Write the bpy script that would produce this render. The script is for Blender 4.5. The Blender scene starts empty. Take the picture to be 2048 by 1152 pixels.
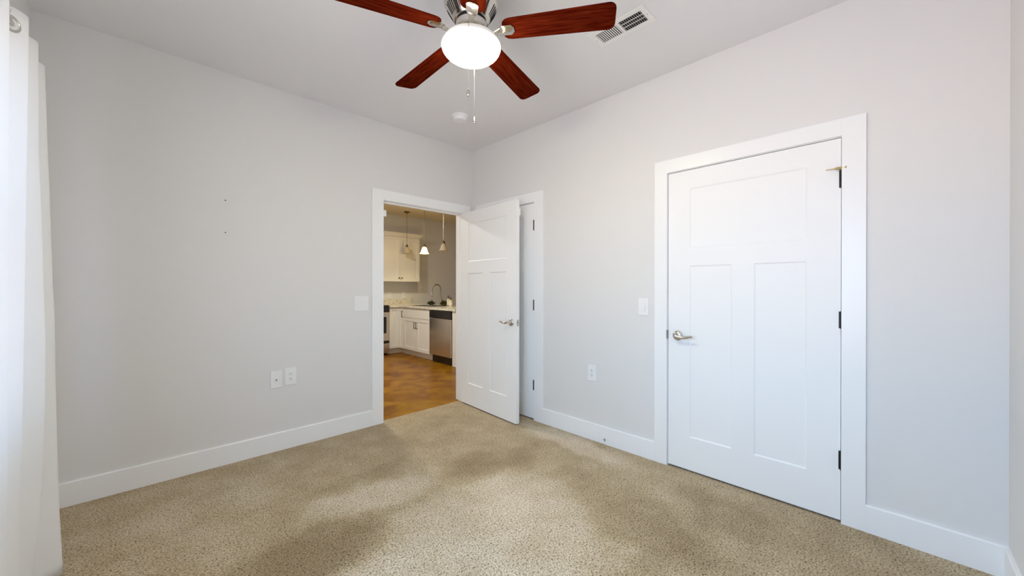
import bpy, bmesh, math, random
from mathutils import Vector, Matrix

random.seed(7)
scene = bpy.context.scene
col = scene.collection
PI = math.pi

# ------------------------------------------------------------------ camera
cam_d = bpy.data.cameras.new('camera')
cam = bpy.data.objects.new('camera', cam_d)
col.objects.link(cam)
scene.camera = cam
cam_d.sensor_fit = 'HORIZONTAL'
cam_d.sensor_width = 36.0
cam_d.lens = 755.95 / 2048.0 * 36.0
cam_d.clip_start = 0.02
YAW, PITCH, ROLL = 0.78997, -0.0015, 0.00109
F = Vector((math.cos(PITCH) * math.cos(YAW), math.cos(PITCH) * math.sin(YAW), math.sin(PITCH)))
R0 = Vector((math.sin(YAW), -math.cos(YAW), 0.0))
U0 = R0.cross(F)
R1 = math.cos(ROLL) * R0 + math.sin(ROLL) * U0
U1 = -math.sin(ROLL) * R0 + math.cos(ROLL) * U0
m = Matrix.Identity(4)
for i in range(3):
    m[i][0], m[i][1], m[i][2] = R1[i], U1[i], -F[i]
m.translation = Vector((-2.63592, -3.28828, 1.23915))
cam.matrix_world = m

# ------------------------------------------------------------------ colour management, world, lights
vs = scene.view_settings
scene.display_settings.display_device = 'sRGB'
vs.view_transform = 'Standard'
vs.look = 'None'
vs.gamma = 1.0
vs.use_curve_mapping = False
vs.exposure = 0.02
scene.cycles.max_bounces = 14
scene.cycles.diffuse_bounces = 10
scene.cycles.glossy_bounces = 6
scene.cycles.transmission_bounces = 8
scene.cycles.transparent_max_bounces = 12
scene.cycles.caustics_reflective = False
scene.cycles.caustics_refractive = False
scene.cycles.sample_clamp_indirect = 6.0

SKY_STRENGTH = 12.0
world = bpy.data.worlds.new('daylight')
scene.world = world
world.use_nodes = True
wn, wl = world.node_tree.nodes, world.node_tree.links
wn.clear()
w_out = wn.new('ShaderNodeOutputWorld')
w_bg = wn.new('ShaderNodeBackground')
w_tc = wn.new('ShaderNodeTexCoord')
w_sep = wn.new('ShaderNodeSeparateXYZ')
w_map = wn.new('ShaderNodeMapRange')
w_ramp = wn.new('ShaderNodeValToRGB')
wl.new(w_tc.outputs['Generated'], w_sep.inputs[0])
w_map.inputs['From Min'].default_value = -1.0
w_map.inputs['From Max'].default_value = 1.0
wl.new(w_sep.outputs['Z'], w_map.inputs['Value'])
wl.new(w_map.outputs[0], w_ramp.inputs[0])
e = w_ramp.color_ramp.elements
e[0].position, e[0].color = 0.0, (0.80, 0.72, 0.79, 1)
e[1].position, e[1].color = 1.0, (0.40, 0.63, 0.97, 1)
k = w_ramp.color_ramp.elements.new(0.49); k.color = (0.83, 0.745, 0.81, 1)
k = w_ramp.color_ramp.elements.new(0.53); k.color = (0.43, 0.66, 0.99, 1)
wl.new(w_ramp.outputs[0], w_bg.inputs[0])
w_bg.inputs[1].default_value = SKY_STRENGTH
wl.new(w_bg.outputs[0], w_out.inputs[0])

WIN_Y0, WIN_Y1, WIN_Z0, WIN_Z1 = -3.25, -1.00, 0.72, 2.06
pl = bpy.data.lights.new('window_daylight_portal', 'AREA')
pl.shape = 'RECTANGLE'
pl.size = WIN_Z1 - WIN_Z0
pl.size_y = WIN_Y1 - WIN_Y0
pl.cycles.is_portal = True
po = bpy.data.objects.new('window_daylight_portal', pl)
po.location = (-3.17, (WIN_Y0 + WIN_Y1) / 2, (WIN_Z0 + WIN_Z1) / 2)
po.rotation_euler = (0, -PI / 2, 0)
col.objects.link(po)

GLOBE_STRENGTH = 75.0
PENDANT_WATTS = 17.0

kl = bpy.data.lights.new('kitchen_fill_light', 'AREA')  # unseen area light, added to brighten the dark kitchen cabinets and floor
kl.shape = 'DISK'
kl.size = 0.32
kl.energy = 52.0
kl.color = (1.0, 0.98, 0.86)
ko = bpy.data.objects.new('kitchen_fill_light', kl)
ko.location = (-0.75, 1.75, 2.70)
col.objects.link(ko)


# ------------------------------------------------------------------ materials
def mat(name, color, rough=0.5, metal=0.0, spec=0.5, coat=0.0, emit=None, es=0.0):
    M = bpy.data.materials.new(name)
    M.use_nodes = True
    b = M.node_tree.nodes['Principled BSDF']
    b.inputs['Base Color'].default_value = (*color, 1)
    b.inputs['Roughness'].default_value = rough
    b.inputs['Metallic'].default_value = metal
    b.inputs['Specular IOR Level'].default_value = spec
    b.inputs['Coat Weight'].default_value = coat
    if emit:
        b.inputs['Emission Color'].default_value = (*emit, 1)
        b.inputs['Emission Strength'].default_value = es
    return M


def nodes(M):
    return M.node_tree.nodes, M.node_tree.links, M.node_tree.nodes['Principled BSDF']


def add_bump(M, scale, strength, dist=0.002, detail=3.0):
    n, l, b = nodes(M)
    tc = n.new('ShaderNodeTexCoord')
    ns = n.new('ShaderNodeTexNoise')
    ns.inputs['Scale'].default_value = scale
    ns.inputs['Detail'].default_value = detail
    bp = n.new('ShaderNodeBump')
    bp.inputs['Strength'].default_value = strength
    bp.inputs['Distance'].default_value = dist
    l.new(tc.outputs['Object'], ns.inputs['Vector'])
    l.new(ns.outputs['Fac'], bp.inputs['Height'])
    l.new(bp.outputs['Normal'], b.inputs['Normal'])


def noise_colour(M, stops, scale, detail=4.0, stretch=(1, 1, 1), distortion=0.0, rough=0.5):
    n, l, b = nodes(M)
    tc = n.new('ShaderNodeTexCoord')
    mp = n.new('ShaderNodeMapping')
    mp.inputs['Scale'].default_value = stretch
    ns = n.new('ShaderNodeTexNoise')
    ns.inputs['Scale'].default_value = scale
    ns.inputs['Detail'].default_value = detail
    ns.inputs['Roughness'].default_value = rough
    ns.inputs['Distortion'].default_value = distortion
    rp = n.new('ShaderNodeValToRGB')
    l.new(tc.outputs['Object'], mp.inputs[0])
    l.new(mp.outputs[0], ns.inputs['Vector'])
    l.new(ns.outputs['Fac'], rp.inputs[0])
    els = rp.color_ramp.elements
    els[0].position, els[0].color = stops[0][0], (*stops[0][1], 1)
    els[1].position, els[1].color = stops[-1][0], (*stops[-1][1], 1)
    for p, c in stops[1:-1]:
        q = els.new(p)
        q.color = (*c, 1)
    l.new(rp.outputs[0], b.inputs['Base Color'])
    return rp


M_WALL = mat('warm_grey_wall_paint', (0.735, 0.725, 0.72), 0.65, spec=0.3)
add_bump(M_WALL, 180, 0.06, 0.001)
M_CEIL = mat('ceiling_paint', (0.79, 0.785, 0.80), 0.8, spec=0.2)
add_bump(M_CEIL, 160, 0.06, 0.001)
M_TRIM = mat('white_semi_gloss_trim_paint', (0.86, 0.865, 0.875), 0.32, spec=0.45)
M_DOOR = mat('white_semi_gloss_door_paint', (0.86, 0.865, 0.875), 0.50, spec=0.25)
M_NICKEL = mat('brushed_nickel', (0.66, 0.63, 0.58), 0.20, 1.0)
M_NICKEL_DARK = mat('aged_nickel', (0.42, 0.37, 0.30), 0.3, 1.0)
M_BLACK = mat('black_hinge_finish', (0.012, 0.011, 0.012), 0.45, 0.4)
M_DARK = mat('dark_gap', (0.01, 0.01, 0.01), 0.9)
M_BRASS = mat('brass', (0.75, 0.58, 0.28), 0.3, 1.0)
M_PLATE = mat('white_device_plastic', (0.83, 0.83, 0.84), 0.3)
M_SLOT = mat('dark_socket_slot', (0.05, 0.05, 0.05), 0.6)
M_GRILLE = mat('white_enamel_grille', (0.82, 0.81, 0.80), 0.45)
M_FABRIC = None
M_STEEL = mat('brushed_stainless', (0.70, 0.66, 0.60), 0.24, 1.0)
M_CABINET = mat('white_cabinet_lacquer', (0.80, 0.78, 0.74), 0.4)
M_KNOB = mat('dark_bronze_pull', (0.10, 0.075, 0.055), 0.35, 0.9)
M_APPL = mat('black_appliance_gloss', (0.012, 0.010, 0.010), 0.2)
M_CAP = mat('pendant_bronze', (0.20, 0.15, 0.10), 0.3, 1.0)

# wood blade
M_WOOD = mat('mahogany_blade', (0.07, 0.01, 0.004), 0.5, spec=0.0)
noise_colour(M_WOOD, [(0.30, (0.036, 0.0022, 0.0010)), (0.52, (0.078, 0.0075, 0.0024)), (0.75, (0.128, 0.0175, 0.0050))],
             6.0, 6.0, (1.2, 16.0, 4.0), 0.6)

# carpet ---------------------------------------------------------------
M_CARPET = mat('beige_pile_carpet', (0.4, 0.33, 0.24), 0.95, spec=0.05)


def build_carpet(M):
    n, l, b = nodes(M)
    tc = n.new('ShaderNodeTexCoord')
    warp = n.new('ShaderNodeTexNoise')
    warp.inputs['Scale'].default_value = 3.2
    warp.inputs['Detail'].default_value = 4.0
    l.new(tc.outputs['Object'], warp.inputs['Vector'])
    sub = n.new('ShaderNodeVectorMath'); sub.operation = 'SUBTRACT'
    sub.inputs[1].default_value = (0.5, 0.5, 0.5)
    l.new(warp.outputs['Color'], sub.inputs[0])
    scl = n.new('ShaderNodeVectorMath'); scl.operation = 'SCALE'
    scl.inputs['Scale'].default_value = 0.42
    l.new(sub.outputs[0], scl.inputs[0])
    add = n.new('ShaderNodeVectorMath'); add.operation = 'ADD'
    l.new(tc.outputs['Object'], add.inputs[0])
    l.new(scl.outputs[0], add.inputs[1])
    # brushed pile marks: where the nap lies towards or away from the light; left-rear and right-front ones only adjust tone (x, y, rx, ry, angle, amount)
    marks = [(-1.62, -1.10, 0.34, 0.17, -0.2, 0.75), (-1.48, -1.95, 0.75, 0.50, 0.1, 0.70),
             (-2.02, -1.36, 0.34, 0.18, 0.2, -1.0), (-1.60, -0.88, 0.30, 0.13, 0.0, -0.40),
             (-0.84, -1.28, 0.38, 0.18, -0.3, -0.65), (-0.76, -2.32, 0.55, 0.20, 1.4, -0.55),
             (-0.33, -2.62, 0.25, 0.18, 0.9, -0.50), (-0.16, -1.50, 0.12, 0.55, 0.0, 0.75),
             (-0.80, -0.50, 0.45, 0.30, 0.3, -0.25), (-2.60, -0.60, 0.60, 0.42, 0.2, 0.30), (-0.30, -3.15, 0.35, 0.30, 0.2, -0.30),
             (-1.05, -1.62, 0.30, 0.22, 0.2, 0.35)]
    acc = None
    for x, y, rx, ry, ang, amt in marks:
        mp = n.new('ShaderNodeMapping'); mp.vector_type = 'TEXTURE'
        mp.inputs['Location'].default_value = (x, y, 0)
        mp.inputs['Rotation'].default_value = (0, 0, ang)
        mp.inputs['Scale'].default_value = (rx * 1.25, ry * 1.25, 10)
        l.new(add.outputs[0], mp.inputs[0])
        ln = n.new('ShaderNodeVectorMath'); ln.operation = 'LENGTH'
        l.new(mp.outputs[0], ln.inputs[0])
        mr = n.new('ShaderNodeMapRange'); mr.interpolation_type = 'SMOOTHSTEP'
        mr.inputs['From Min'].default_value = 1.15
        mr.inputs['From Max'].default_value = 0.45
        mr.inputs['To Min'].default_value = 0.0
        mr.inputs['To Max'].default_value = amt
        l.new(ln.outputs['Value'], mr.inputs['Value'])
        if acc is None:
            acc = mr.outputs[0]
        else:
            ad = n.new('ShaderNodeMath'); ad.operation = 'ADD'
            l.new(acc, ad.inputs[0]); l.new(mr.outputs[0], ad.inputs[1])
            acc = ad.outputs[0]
    big = n.new('ShaderNodeTexNoise')
    big.inputs['Scale'].default_value = 4.5
    big.inputs['Detail'].default_value = 5.0
    big.inputs['Roughness'].default_value = 0.6
    l.new(tc.outputs['Object'], big.inputs['Vector'])
    bm_ = n.new('ShaderNodeMapRange')
    bm_.inputs['From Min'].default_value = 0.3
    bm_.inputs['From Max'].default_value = 0.7
    bm_.inputs['To Min'].default_value = -0.35
    bm_.inputs['To Max'].default_value = 0.35
    l.new(big.outputs['Fac'], bm_.inputs['Value'])
    sm = n.new('ShaderNodeMath'); sm.operation = 'ADD'
    l.new(acc, sm.inputs[0]); l.new(bm_.outputs[0], sm.inputs[1])
    nap = n.new('ShaderNodeMapRange')
    nap.inputs['From Min'].default_value = -1.0
    nap.inputs['From Max'].default_value = 1.0
    l.new(sm.outputs[0], nap.inputs['Value'])
    base = n.new('ShaderNodeValToRGB')
    es = base.color_ramp.elements
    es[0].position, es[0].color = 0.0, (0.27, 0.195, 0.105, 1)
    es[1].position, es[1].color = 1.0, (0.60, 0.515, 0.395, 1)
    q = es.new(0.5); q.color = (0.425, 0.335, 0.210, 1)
    l.new(nap.outputs[0], base.inputs[0])
    # tufts
    tuft = n.new('ShaderNodeTexNoise')
    tuft.inputs['Scale'].default_value = 130.0
    tuft.inputs['Detail'].default_value = 2.5
    tuft.inputs['Roughness'].default_value = 0.6
    tuft.inputs['Distortion'].default_value = 0.5
    l.new(tc.outputs['Object'], tuft.inputs['Vector'])
    tr = n.new('ShaderNodeValToRGB')
    te = tr.color_ramp.elements
    te[0].position, te[0].color = 0.33, (0.27, 0.22, 0.17, 1)
    te[1].position, te[1].color = 0.66, (1.36, 1.35, 1.33, 1)
    q = te.new(0.47); q.color = (0.93, 0.92, 0.91, 1)
    l.new(tuft.outputs['Fac'], tr.inputs[0])
    mul = n.new('ShaderNodeMix'); mul.data_type = 'RGBA'; mul.blend_type = 'MULTIPLY'
    mul.inputs['Factor'].default_value = 1.0
    l.new(base.outputs[0], mul.inputs['A'])
    l.new(tr.outputs[0], mul.inputs['B'])
    l.new(mul.outputs['Result'], b.inputs['Base Color'])
    bp = n.new('ShaderNodeBump')
    bp.inputs['Strength'].default_value = 0.5
    bp.inputs['Distance'].default_value = 0.008
    l.new(tuft.outputs['Fac'], bp.inputs['Height'])
    l.new(bp.outputs['Normal'], b.inputs['Normal'])
    b.inputs['Sheen Weight'].default_value = 0.15


build_carpet(M_CARPET)

# stained concrete in the kitchen
M_CONC = mat('amber_stained_concrete', (0.4, 0.22, 0.06), 0.30, spec=0.14)
noise_colour(M_CONC, [(0.25, (0.095, 0.022, 0.0010)), (0.45, (0.22, 0.082, 0.0022)), (0.60, (0.32, 0.145, 0.0045)), (0.78, (0.43, 0.235, 0.015))],
             3.2, 7.0, (1, 1, 1), 0.5, 0.62)
# granite
M_GRANITE = mat('speckled_cream_granite', (0.6, 0.5, 0.36), 0.2)
noise_colour(M_GRANITE, [(0.30, (0.12, 0.085, 0.05)), (0.40, (0.50, 0.43, 0.32)), (0.50, (0.76, 0.72, 0.63)), (0.75, (0.86, 0.84, 0.78))],
             38.0, 6.0, (1, 1, 1), 0.8, 0.7)
M_LEAF = mat('dark_green_leaf', (0.05, 0.075, 0.02), 0.7, spec=0.1)
noise_colour(M_LEAF, [(0.3, (0.018, 0.020, 0.004)), (0.7, (0.09, 0.085, 0.015))], 14.0)
M_SOAP = mat('cream_soap_bottle', (0.72, 0.62, 0.42), 0.25)
M_LABEL = mat('pale_bottle_label', (0.85, 0.80, 0.66), 0.5)


def fabric():
    M = bpy.data.materials.new('white_curtain_fabric')
    M.use_nodes = True
    n, l = M.node_tree.nodes, M.node_tree.links
    n.clear()
    out = n.new('ShaderNodeOutputMaterial')
    d = n.new('ShaderNodeBsdfDiffuse'); d.inputs[0].default_value = (0.90, 0.90, 0.905, 1)
    t = n.new('ShaderNodeBsdfTranslucent'); t.inputs[0].default_value = (0.84, 0.87, 0.92, 1)
    mx = n.new('ShaderNodeMixShader'); mx.inputs[0].default_value = 0.17
    tc = n.new('ShaderNodeTexCoord')
    w = n.new('ShaderNodeTexNoise'); w.inputs['Scale'].default_value = 700.0
    bp = n.new('ShaderNodeBump'); bp.inputs['Strength'].default_value = 0.15; bp.inputs['Distance'].default_value = 0.0005
    l.new(tc.outputs['Object'], w.inputs['Vector']); l.new(w.outputs['Fac'], bp.inputs['Height'])
    l.new(bp.outputs[0], d.inputs['Normal'])
    l.new(d.outputs[0], mx.inputs[1]); l.new(t.outputs[0], mx.inputs[2])
    l.new(mx.outputs[0], out.inputs[0])
    return M


M_FABRIC = fabric()


def glass_pane():
    M = bpy.data.materials.new('window_glass')
    M.use_nodes = True
    n, l = M.node_tree.nodes, M.node_tree.links
    n.clear()
    out = n.new('ShaderNodeOutputMaterial')
    t = n.new('ShaderNodeBsdfTransparent'); t.inputs[0].default_value = (0.95, 0.97, 0.97, 1)
    g = n.new('ShaderNodeBsdfGlossy'); g.inputs['Roughness'].default_value = 0.02
    fr = n.new('ShaderNodeLayerWeight'); fr.inputs['Blend'].default_value = 0.12
    sc = n.new('ShaderNodeMath'); sc.operation = 'MULTIPLY'; sc.inputs[1].default_value = 0.6
    mx = n.new('ShaderNodeMixShader')
    l.new(fr.outputs['Facing'], sc.inputs[0])
    l.new(sc.outputs[0], mx.inputs[0]); l.new(t.outputs[0], mx.inputs[1]); l.new(g.outputs[0], mx.inputs[2])
    l.new(mx.outputs[0], out.inputs[0])
    return M


M_GLASS = glass_pane()


def shade_glass(name, colour, emit, es, clear):
    M = bpy.data.materials.new(name)
    M.use_nodes = True
    n, l = M.node_tree.nodes, M.node_tree.links
    n.clear()
    out = n.new('ShaderNodeOutputMaterial')
    p = n.new('ShaderNodeBsdfPrincipled')
    p.inputs['Base Color'].default_value = (*colour, 1)
    p.inputs['Roughness'].default_value = 0.3
    p.inputs['Emission Color'].default_value = (*emit, 1)
    p.inputs['Emission Strength'].default_value = es
    tr = n.new('ShaderNodeBsdfTranslucent'); tr.inputs[0].default_value = (*colour, 1)
    tp = n.new('ShaderNodeBsdfTransparent'); tp.inputs[0].default_value = (1.0, 0.93, 0.80, 1)
    m1 = n.new('ShaderNodeMixShader'); m1.inputs[0].default_value = 0.4
    m2 = n.new('ShaderNodeMixShader'); m2.inputs[0].default_value = clear
    l.new(p.outputs[0], m1.inputs[1]); l.new(tr.outputs[0], m1.inputs[2])
    l.new(m1.outputs[0], m2.inputs[1]); l.new(tp.outputs[0], m2.inputs[2])
    l.new(m2.outputs[0], out.inputs[0])
    return M


M_SHADE = shade_glass('frosted_pendant_glass', (0.80, 0.72, 0.58), (1, 0.75, 0.45), 0.0, 0.10)
M_SHADE_LIT = shade_glass('lit_pendant_glass', (0.85, 0.75, 0.55), (1.0, 0.78, 0.36), 3.5, 0.45)
M_GLOBE = mat('opal_glass_globe', (0.74, 0.74, 0.74), 0.12, spec=0.5, emit=(1.0, 0.965, 0.68), es=GLOBE_STRENGTH)


def globe_glow(M, split):
    # emission graded by height: strong below the seam, faint above, sparing motor and ceiling
    n, l, b = nodes(M)
    tc = n.new('ShaderNodeTexCoord')
    sp = n.new('ShaderNodeSeparateXYZ')
    mr = n.new('ShaderNodeMapRange')
    mr.inputs['From Min'].default_value = split - 0.004
    mr.inputs['From Max'].default_value = split + 0.002
    mr.inputs['To Min'].default_value = GLOBE_STRENGTH
    mr.inputs['To Max'].default_value = GLOBE_STRENGTH * 0.003
    l.new(tc.outputs['Object'], sp.inputs[0])
    l.new(sp.outputs['Z'], mr.inputs['Value'])
    l.new(mr.outputs[0], b.inputs['Emission Strength'])


globe_glow(M_GLOBE, 2.376 - 2.74)


# ------------------------------------------------------------------ mesh helpers
def box(bm, x0, x1, y0, y1, z0, z1):
    x0, x1 = min(x0, x1), max(x0, x1); y0, y1 = min(y0, y1), max(y0, y1); z0, z1 = min(z0, z1), max(z0, z1)
    v = [bm.verts.new(p) for p in ((x0, y0, z0), (x1, y0, z0), (x1, y1, z0), (x0, y1, z0),
                                   (x0, y0, z1), (x1, y0, z1), (x1, y1, z1), (x0, y1, z1))]
    for f in ((3, 2, 1, 0), (4, 5, 6, 7), (0, 1, 5, 4), (1, 2, 6, 5), (2, 3, 7, 6), (3, 0, 4, 7)):
        bm.faces.new([v[i] for i in f])
    return bm


def tube(bm, pts, r, seg=10, caps=True):
    pts = [Vector(p) for p in pts]
    rs = r if isinstance(r, (list, tuple)) else [r] * len(pts)
    rings = []
    n0 = None
    for i, p in enumerate(pts):
        t = (pts[min(i + 1, len(pts) - 1)] - pts[max(i - 1, 0)]).normalized()
        if n0 is None:
            a = Vector((0, 0, 1)) if abs(t.z) < 0.9 else Vector((1, 0, 0))
            n0 = t.cross(a).normalized()
        else:
            n0 = (n0 - t * n0.dot(t)).normalized()
        bnm = t.cross(n0)
        rr = rs[i] if isinstance(rs[i], tuple) else (rs[i], rs[i])
        rings.append([bm.verts.new(p + n0 * math.cos(2 * PI * s / seg) * rr[0] + bnm * math.sin(2 * PI * s / seg) * rr[1]) for s in range(seg)])
    for a, b in zip(rings, rings[1:]):
        for s in range(seg):
            bm.faces.new((a[s], a[(s + 1) % seg], b[(s + 1) % seg], b[s]))
    if caps:
        bm.faces.new(rings[0][::-1]); bm.faces.new(rings[-1])
    return bm


def lathe(bm, prof, c=(0, 0, 0), seg=32, axis='Z', caps=True):
    c = Vector(c)

    def P(r, h, a):
        x, y = r * math.cos(a), r * math.sin(a)
        if axis == 'Z':
            return c + Vector((x, y, h))
        if axis == 'X':
            return c + Vector((h, x, y))
        return c + Vector((y, h, x))
    rings = []
    for r, h in prof:
        if r < 1e-6:
            rings.append([bm.verts.new(P(0, h, 0))])
        else:
            rings.append([bm.verts.new(P(r, h, 2 * PI * s / seg)) for s in range(seg)])
    for a, b in zip(rings, rings[1:]):
        for s in range(seg):
            t = (s + 1) % seg
            if len(a) == 1 and len(b) == 1:
                continue
            if len(a) == 1:
                bm.faces.new((a[0], b[t], b[s]))
            elif len(b) == 1:
                bm.faces.new((a[s], a[t], b[0]))
            else:
                bm.faces.new((a[s], a[t], b[t], b[s]))
    if caps:
        if len(rings[0]) > 1:
            bm.faces.new(rings[0][::-1])
        if len(rings[-1]) > 1:
            bm.faces.new(rings[-1])
    return bm


def prism(bm, poly, h0, h1, axis='Z'):
    def P(a, b, h):
        return {'Z': (a, b, h), 'X': (h, a, b), 'Y': (a, h, b)}[axis]
    lo = [bm.verts.new(P(a, b, h0)) for a, b in poly]
    hi = [bm.verts.new(P(a, b, h1)) for a, b in poly]
    bm.faces.new(lo[::-1]); bm.faces.new(hi)
    k = len(poly)
    for i in range(k):
        bm.faces.new((lo[i], lo[(i + 1) % k], hi[(i + 1) % k], hi[i]))
    return bm


def board(bm, O, u, n, w, h, t, panels, recess=0.006, slope=0.008, both=False):
    """A rectangular board with sunk panels; O = lower corner of the front face, u along the width, n outward."""
    O, u, n = Vector(O), Vector(u), Vector(n)
    Z = Vector((0, 0, 1))

    def face(front):
        off = 0.0 if front else -t
        sgn = 1 if front else -1

        def P(a, b, d=0.0):
            return bm.verts.new(O + u * a + Z * b + n * (off - sgn * d))
        us = sorted({0, w, *[p[0] for p in panels], *[p[1] for p in panels]})
        zs = sorted({0, h, *[p[2] for p in panels], *[p[3] for p in panels]})
        for a0, a1 in zip(us, us[1:]):
            for b0, b1 in zip(zs, zs[1:]):
                ca, cb = (a0 + a1) / 2, (b0 + b1) / 2
                if any(p[0] < ca < p[1] and p[2] < cb < p[3] for p in panels):
                    continue
                q = [P(a0, b0), P(a1, b0), P(a1, b1), P(a0, b1)]
                bm.faces.new(q)
        for a0, a1, b0, b1 in panels:
            o = [(a0, b0), (a1, b0), (a1, b1), (a0, b1)]
            s = slope
            i_ = [(a0 + s, b0 + s), (a1 - s, b0 + s), (a1 - s, b1 - s), (a0 + s, b1 - s)]
            for j in range(4):
                k2 = (j + 1) % 4
                bm.faces.new([P(*o[j]), P(*o[k2]), P(*i_[k2], recess), P(*i_[j], recess)])
            bm.faces.new([P(*c_, recess) for c_ in i_])
    face(True)
    if both:
        face(False)
    else:
        bm.faces.new([bm.verts.new(O + u * a + Z * b - n * t) for a, b in ((0, 0), (w, 0), (w, h), (0, h))])
    cs = [(0, 0), (w, 0), (w, h), (0, h)]
    for j in range(4):
        a, b = cs[j], cs[(j + 1) % 4]
        bm.faces.new([bm.verts.new(O + u * a[0] + Z * a[1]), bm.verts.new(O + u * b[0] + Z * b[1]),
                      bm.verts.new(O + u * b[0] + Z * b[1] - n * t), bm.verts.new(O + u * a[0] + Z * a[1] - n * t)])
    bmesh.ops.remove_doubles(bm, verts=bm.verts, dist=1e-5)
    return bm


def B():
    return bmesh.new()


def wloc(o):
    v = Vector((0, 0, 0))
    while o is not None:
        v += o.location
        o = o.parent
    return v


def obj(name, bm, material, parent=None, local=False, smooth=False, bevel=0.0, origin=None):
    """Link ONE mesh object. Vertices come in world space and are shifted to the parent (unless local)."""
    bmesh.ops.recalc_face_normals(bm, faces=bm.faces)
    me = bpy.data.meshes.new(name)
    o = bpy.data.objects.new(name, me)
    if parent is not None:
        o.parent = parent
    if not local:
        base = wloc(parent) if parent is not None else Vector((0, 0, 0))
        if origin is not None:
            o.location = Vector(origin) - base
            base = Vector(origin)
        bmesh.ops.translate(bm, verts=bm.verts, vec=-base)
    bm.to_mesh(me)
    bm.free()
    if smooth:
        for p in me.polygons:
            p.use_smooth = True
    mats = material if isinstance(material, (list, tuple)) else [material]
    for q in mats:
        me.materials.append(q)
    col.objects.link(o)
    if smooth == 'auto':
        es = o.modifiers.new('edge_split', 'EDGE_SPLIT')
        es.split_angle = math.radians(35)
    if bevel:
        bv = o.modifiers.new('soft_edges', 'BEVEL')
        bv.width = bevel
        bv.segments = 2
        bv.limit_method = 'ANGLE'
    return o


def tag(o, label=None, cat=None, group=None, kind=None):
    if label: o['label'] = label
    if cat: o['category'] = cat
    if group: o['group'] = group
    if kind: o['kind'] = kind
    return o


def thing(name, loc, label, cat, group=None, rotz=0.0, kind=None):
    o = bpy.data.objects.new(name, None)
    o.empty_display_size = 0.05
    o.location = loc
    o.rotation_euler = (0, 0, rotz)
    col.objects.link(o)
    return tag(o, label, cat, group, kind)


def copy_tree(o, parent=None):
    c = o.copy()
    col.objects.link(c)
    c.parent = parent
    for ch in [q for q in bpy.data.objects if q.parent == o]:
        copy_tree(ch, c)
    return c


def struct(name, bm, material, label, cat, **kw):
    return tag(obj(name, bm, material, **kw), label, cat, None, 'structure')


# ------------------------------------------------------------------ room shell
XL, YF, H = -3.045, -3.636, 2.74
T = 0.115
CL = 0.62           # depth of the closets behind wall_right
KZ = 2.715          # kitchen ceiling
KY = 3.88           # kitchen far wall
KX0, KX1 = -2.2, 3.6
# clear openings (casing inner edges)
D1 = (-1.040, -0.125)    # entrance, along x in wall_back
D2 = (-0.932, -0.170)    # closet behind the open door, along y in wall_right
D3 = (-3.096, -2.176)    # large closet door, along y in wall_right
DH = 2.037
J = 0.018                # jamb board thickness

bm = B()
box(bm, XL - T, CL + T + 0.1, YF - T, 0.05, -0.10, 0.0)
struct('floor', bm, M_CARPET, 'beige speckled pile carpet with brushed darker and lighter patches', 'carpet')
bm = B()
box(bm, KX0 - T, KX1 + T, 0.05, KY + T, -0.11, -0.006)
struct('floor', bm, M_CONC, 'glossy amber stained concrete floor of the kitchen beyond the doorway', 'floor')
bm = B()
box(bm, XL - T, CL + T + 0.1, YF - T, 0.0, H, H + 0.1)
struct('ceiling', bm, M_CEIL, 'plain pale grey bedroom ceiling carrying the fan', 'ceiling')
bm = B()
box(bm, KX0 - T, KX1 + T, T, KY + T, KZ, KZ + 0.12)
struct('ceiling', bm, mat('cream_kitchen_ceiling', (0.80, 0.71, 0.52), 0.8, spec=0.2), 'kitchen ceiling with pendants, seen through the doorway', 'ceiling')  # one even warm cream tint over the kitchen ceiling

bm = B()   # wall with the entrance doorway
box(bm, KX0 - T - 1.0, D1[0] - J, 0, T, -0.1, H + 0.1)
box(bm, D1[1] + J, KX1 + T, 0, T, -0.1, H + 0.1)
box(bm, D1[0] - J, D1[1] + J, 0, T, DH + J, H + 0.1)
struct('wall_back', bm, M_WALL, 'pale grey wall with the open doorway to the kitchen', 'wall')

bm = B()   # wall with the closet doors
for y0, y1 in ((YF - T, D3[0] - J), (D3[1] + J, D2[0] - J), (D2[1] + J, 0.0)):
    box(bm, 0, T, y0, y1, -0.1, H + 0.1)
for d in (D2, D3):
    box(bm, 0, T, d[0] - J, d[1] + J, DH + J, H + 0.1)
struct('wall_right', bm, M_WALL, 'light grey wall with the big white closet door', 'wall')

bm = B()   # closets behind wall_right
box(bm, CL, CL + T, YF - T, 0.0, -0.1, H + 0.1)
box(bm, T, CL, YF - T, YF - 0.02, -0.1, H + 0.1)
box(bm, T, CL, -1.6, -1.5, -0.1, H + 0.1)
struct('wall_closet', bm, M_WALL, 'closet walls hidden behind the closed white doors', 'wall')

bm = B()
box(bm, XL - T, CL + T, YF - T, YF, -0.1, H + 0.1)
struct('wall_front', bm, M_WALL, 'narrow strip of pale wall at the right edge of the view', 'wall')

bm = B()   # window wall
box(bm, XL - T, XL, YF - T, WIN_Y0, -0.1, H + 0.1)
box(bm, XL - T, XL, WIN_Y1, 0.0, -0.1, H + 0.1)
box(bm, XL - T, XL, WIN_Y0, WIN_Y1, -0.1, WIN_Z0)
box(bm, XL - T, XL, WIN_Y0, WIN_Y1, WIN_Z1, H + 0.1)
struct('wall_left', bm, M_WALL, 'window wall behind the white curtain', 'wall')

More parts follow.
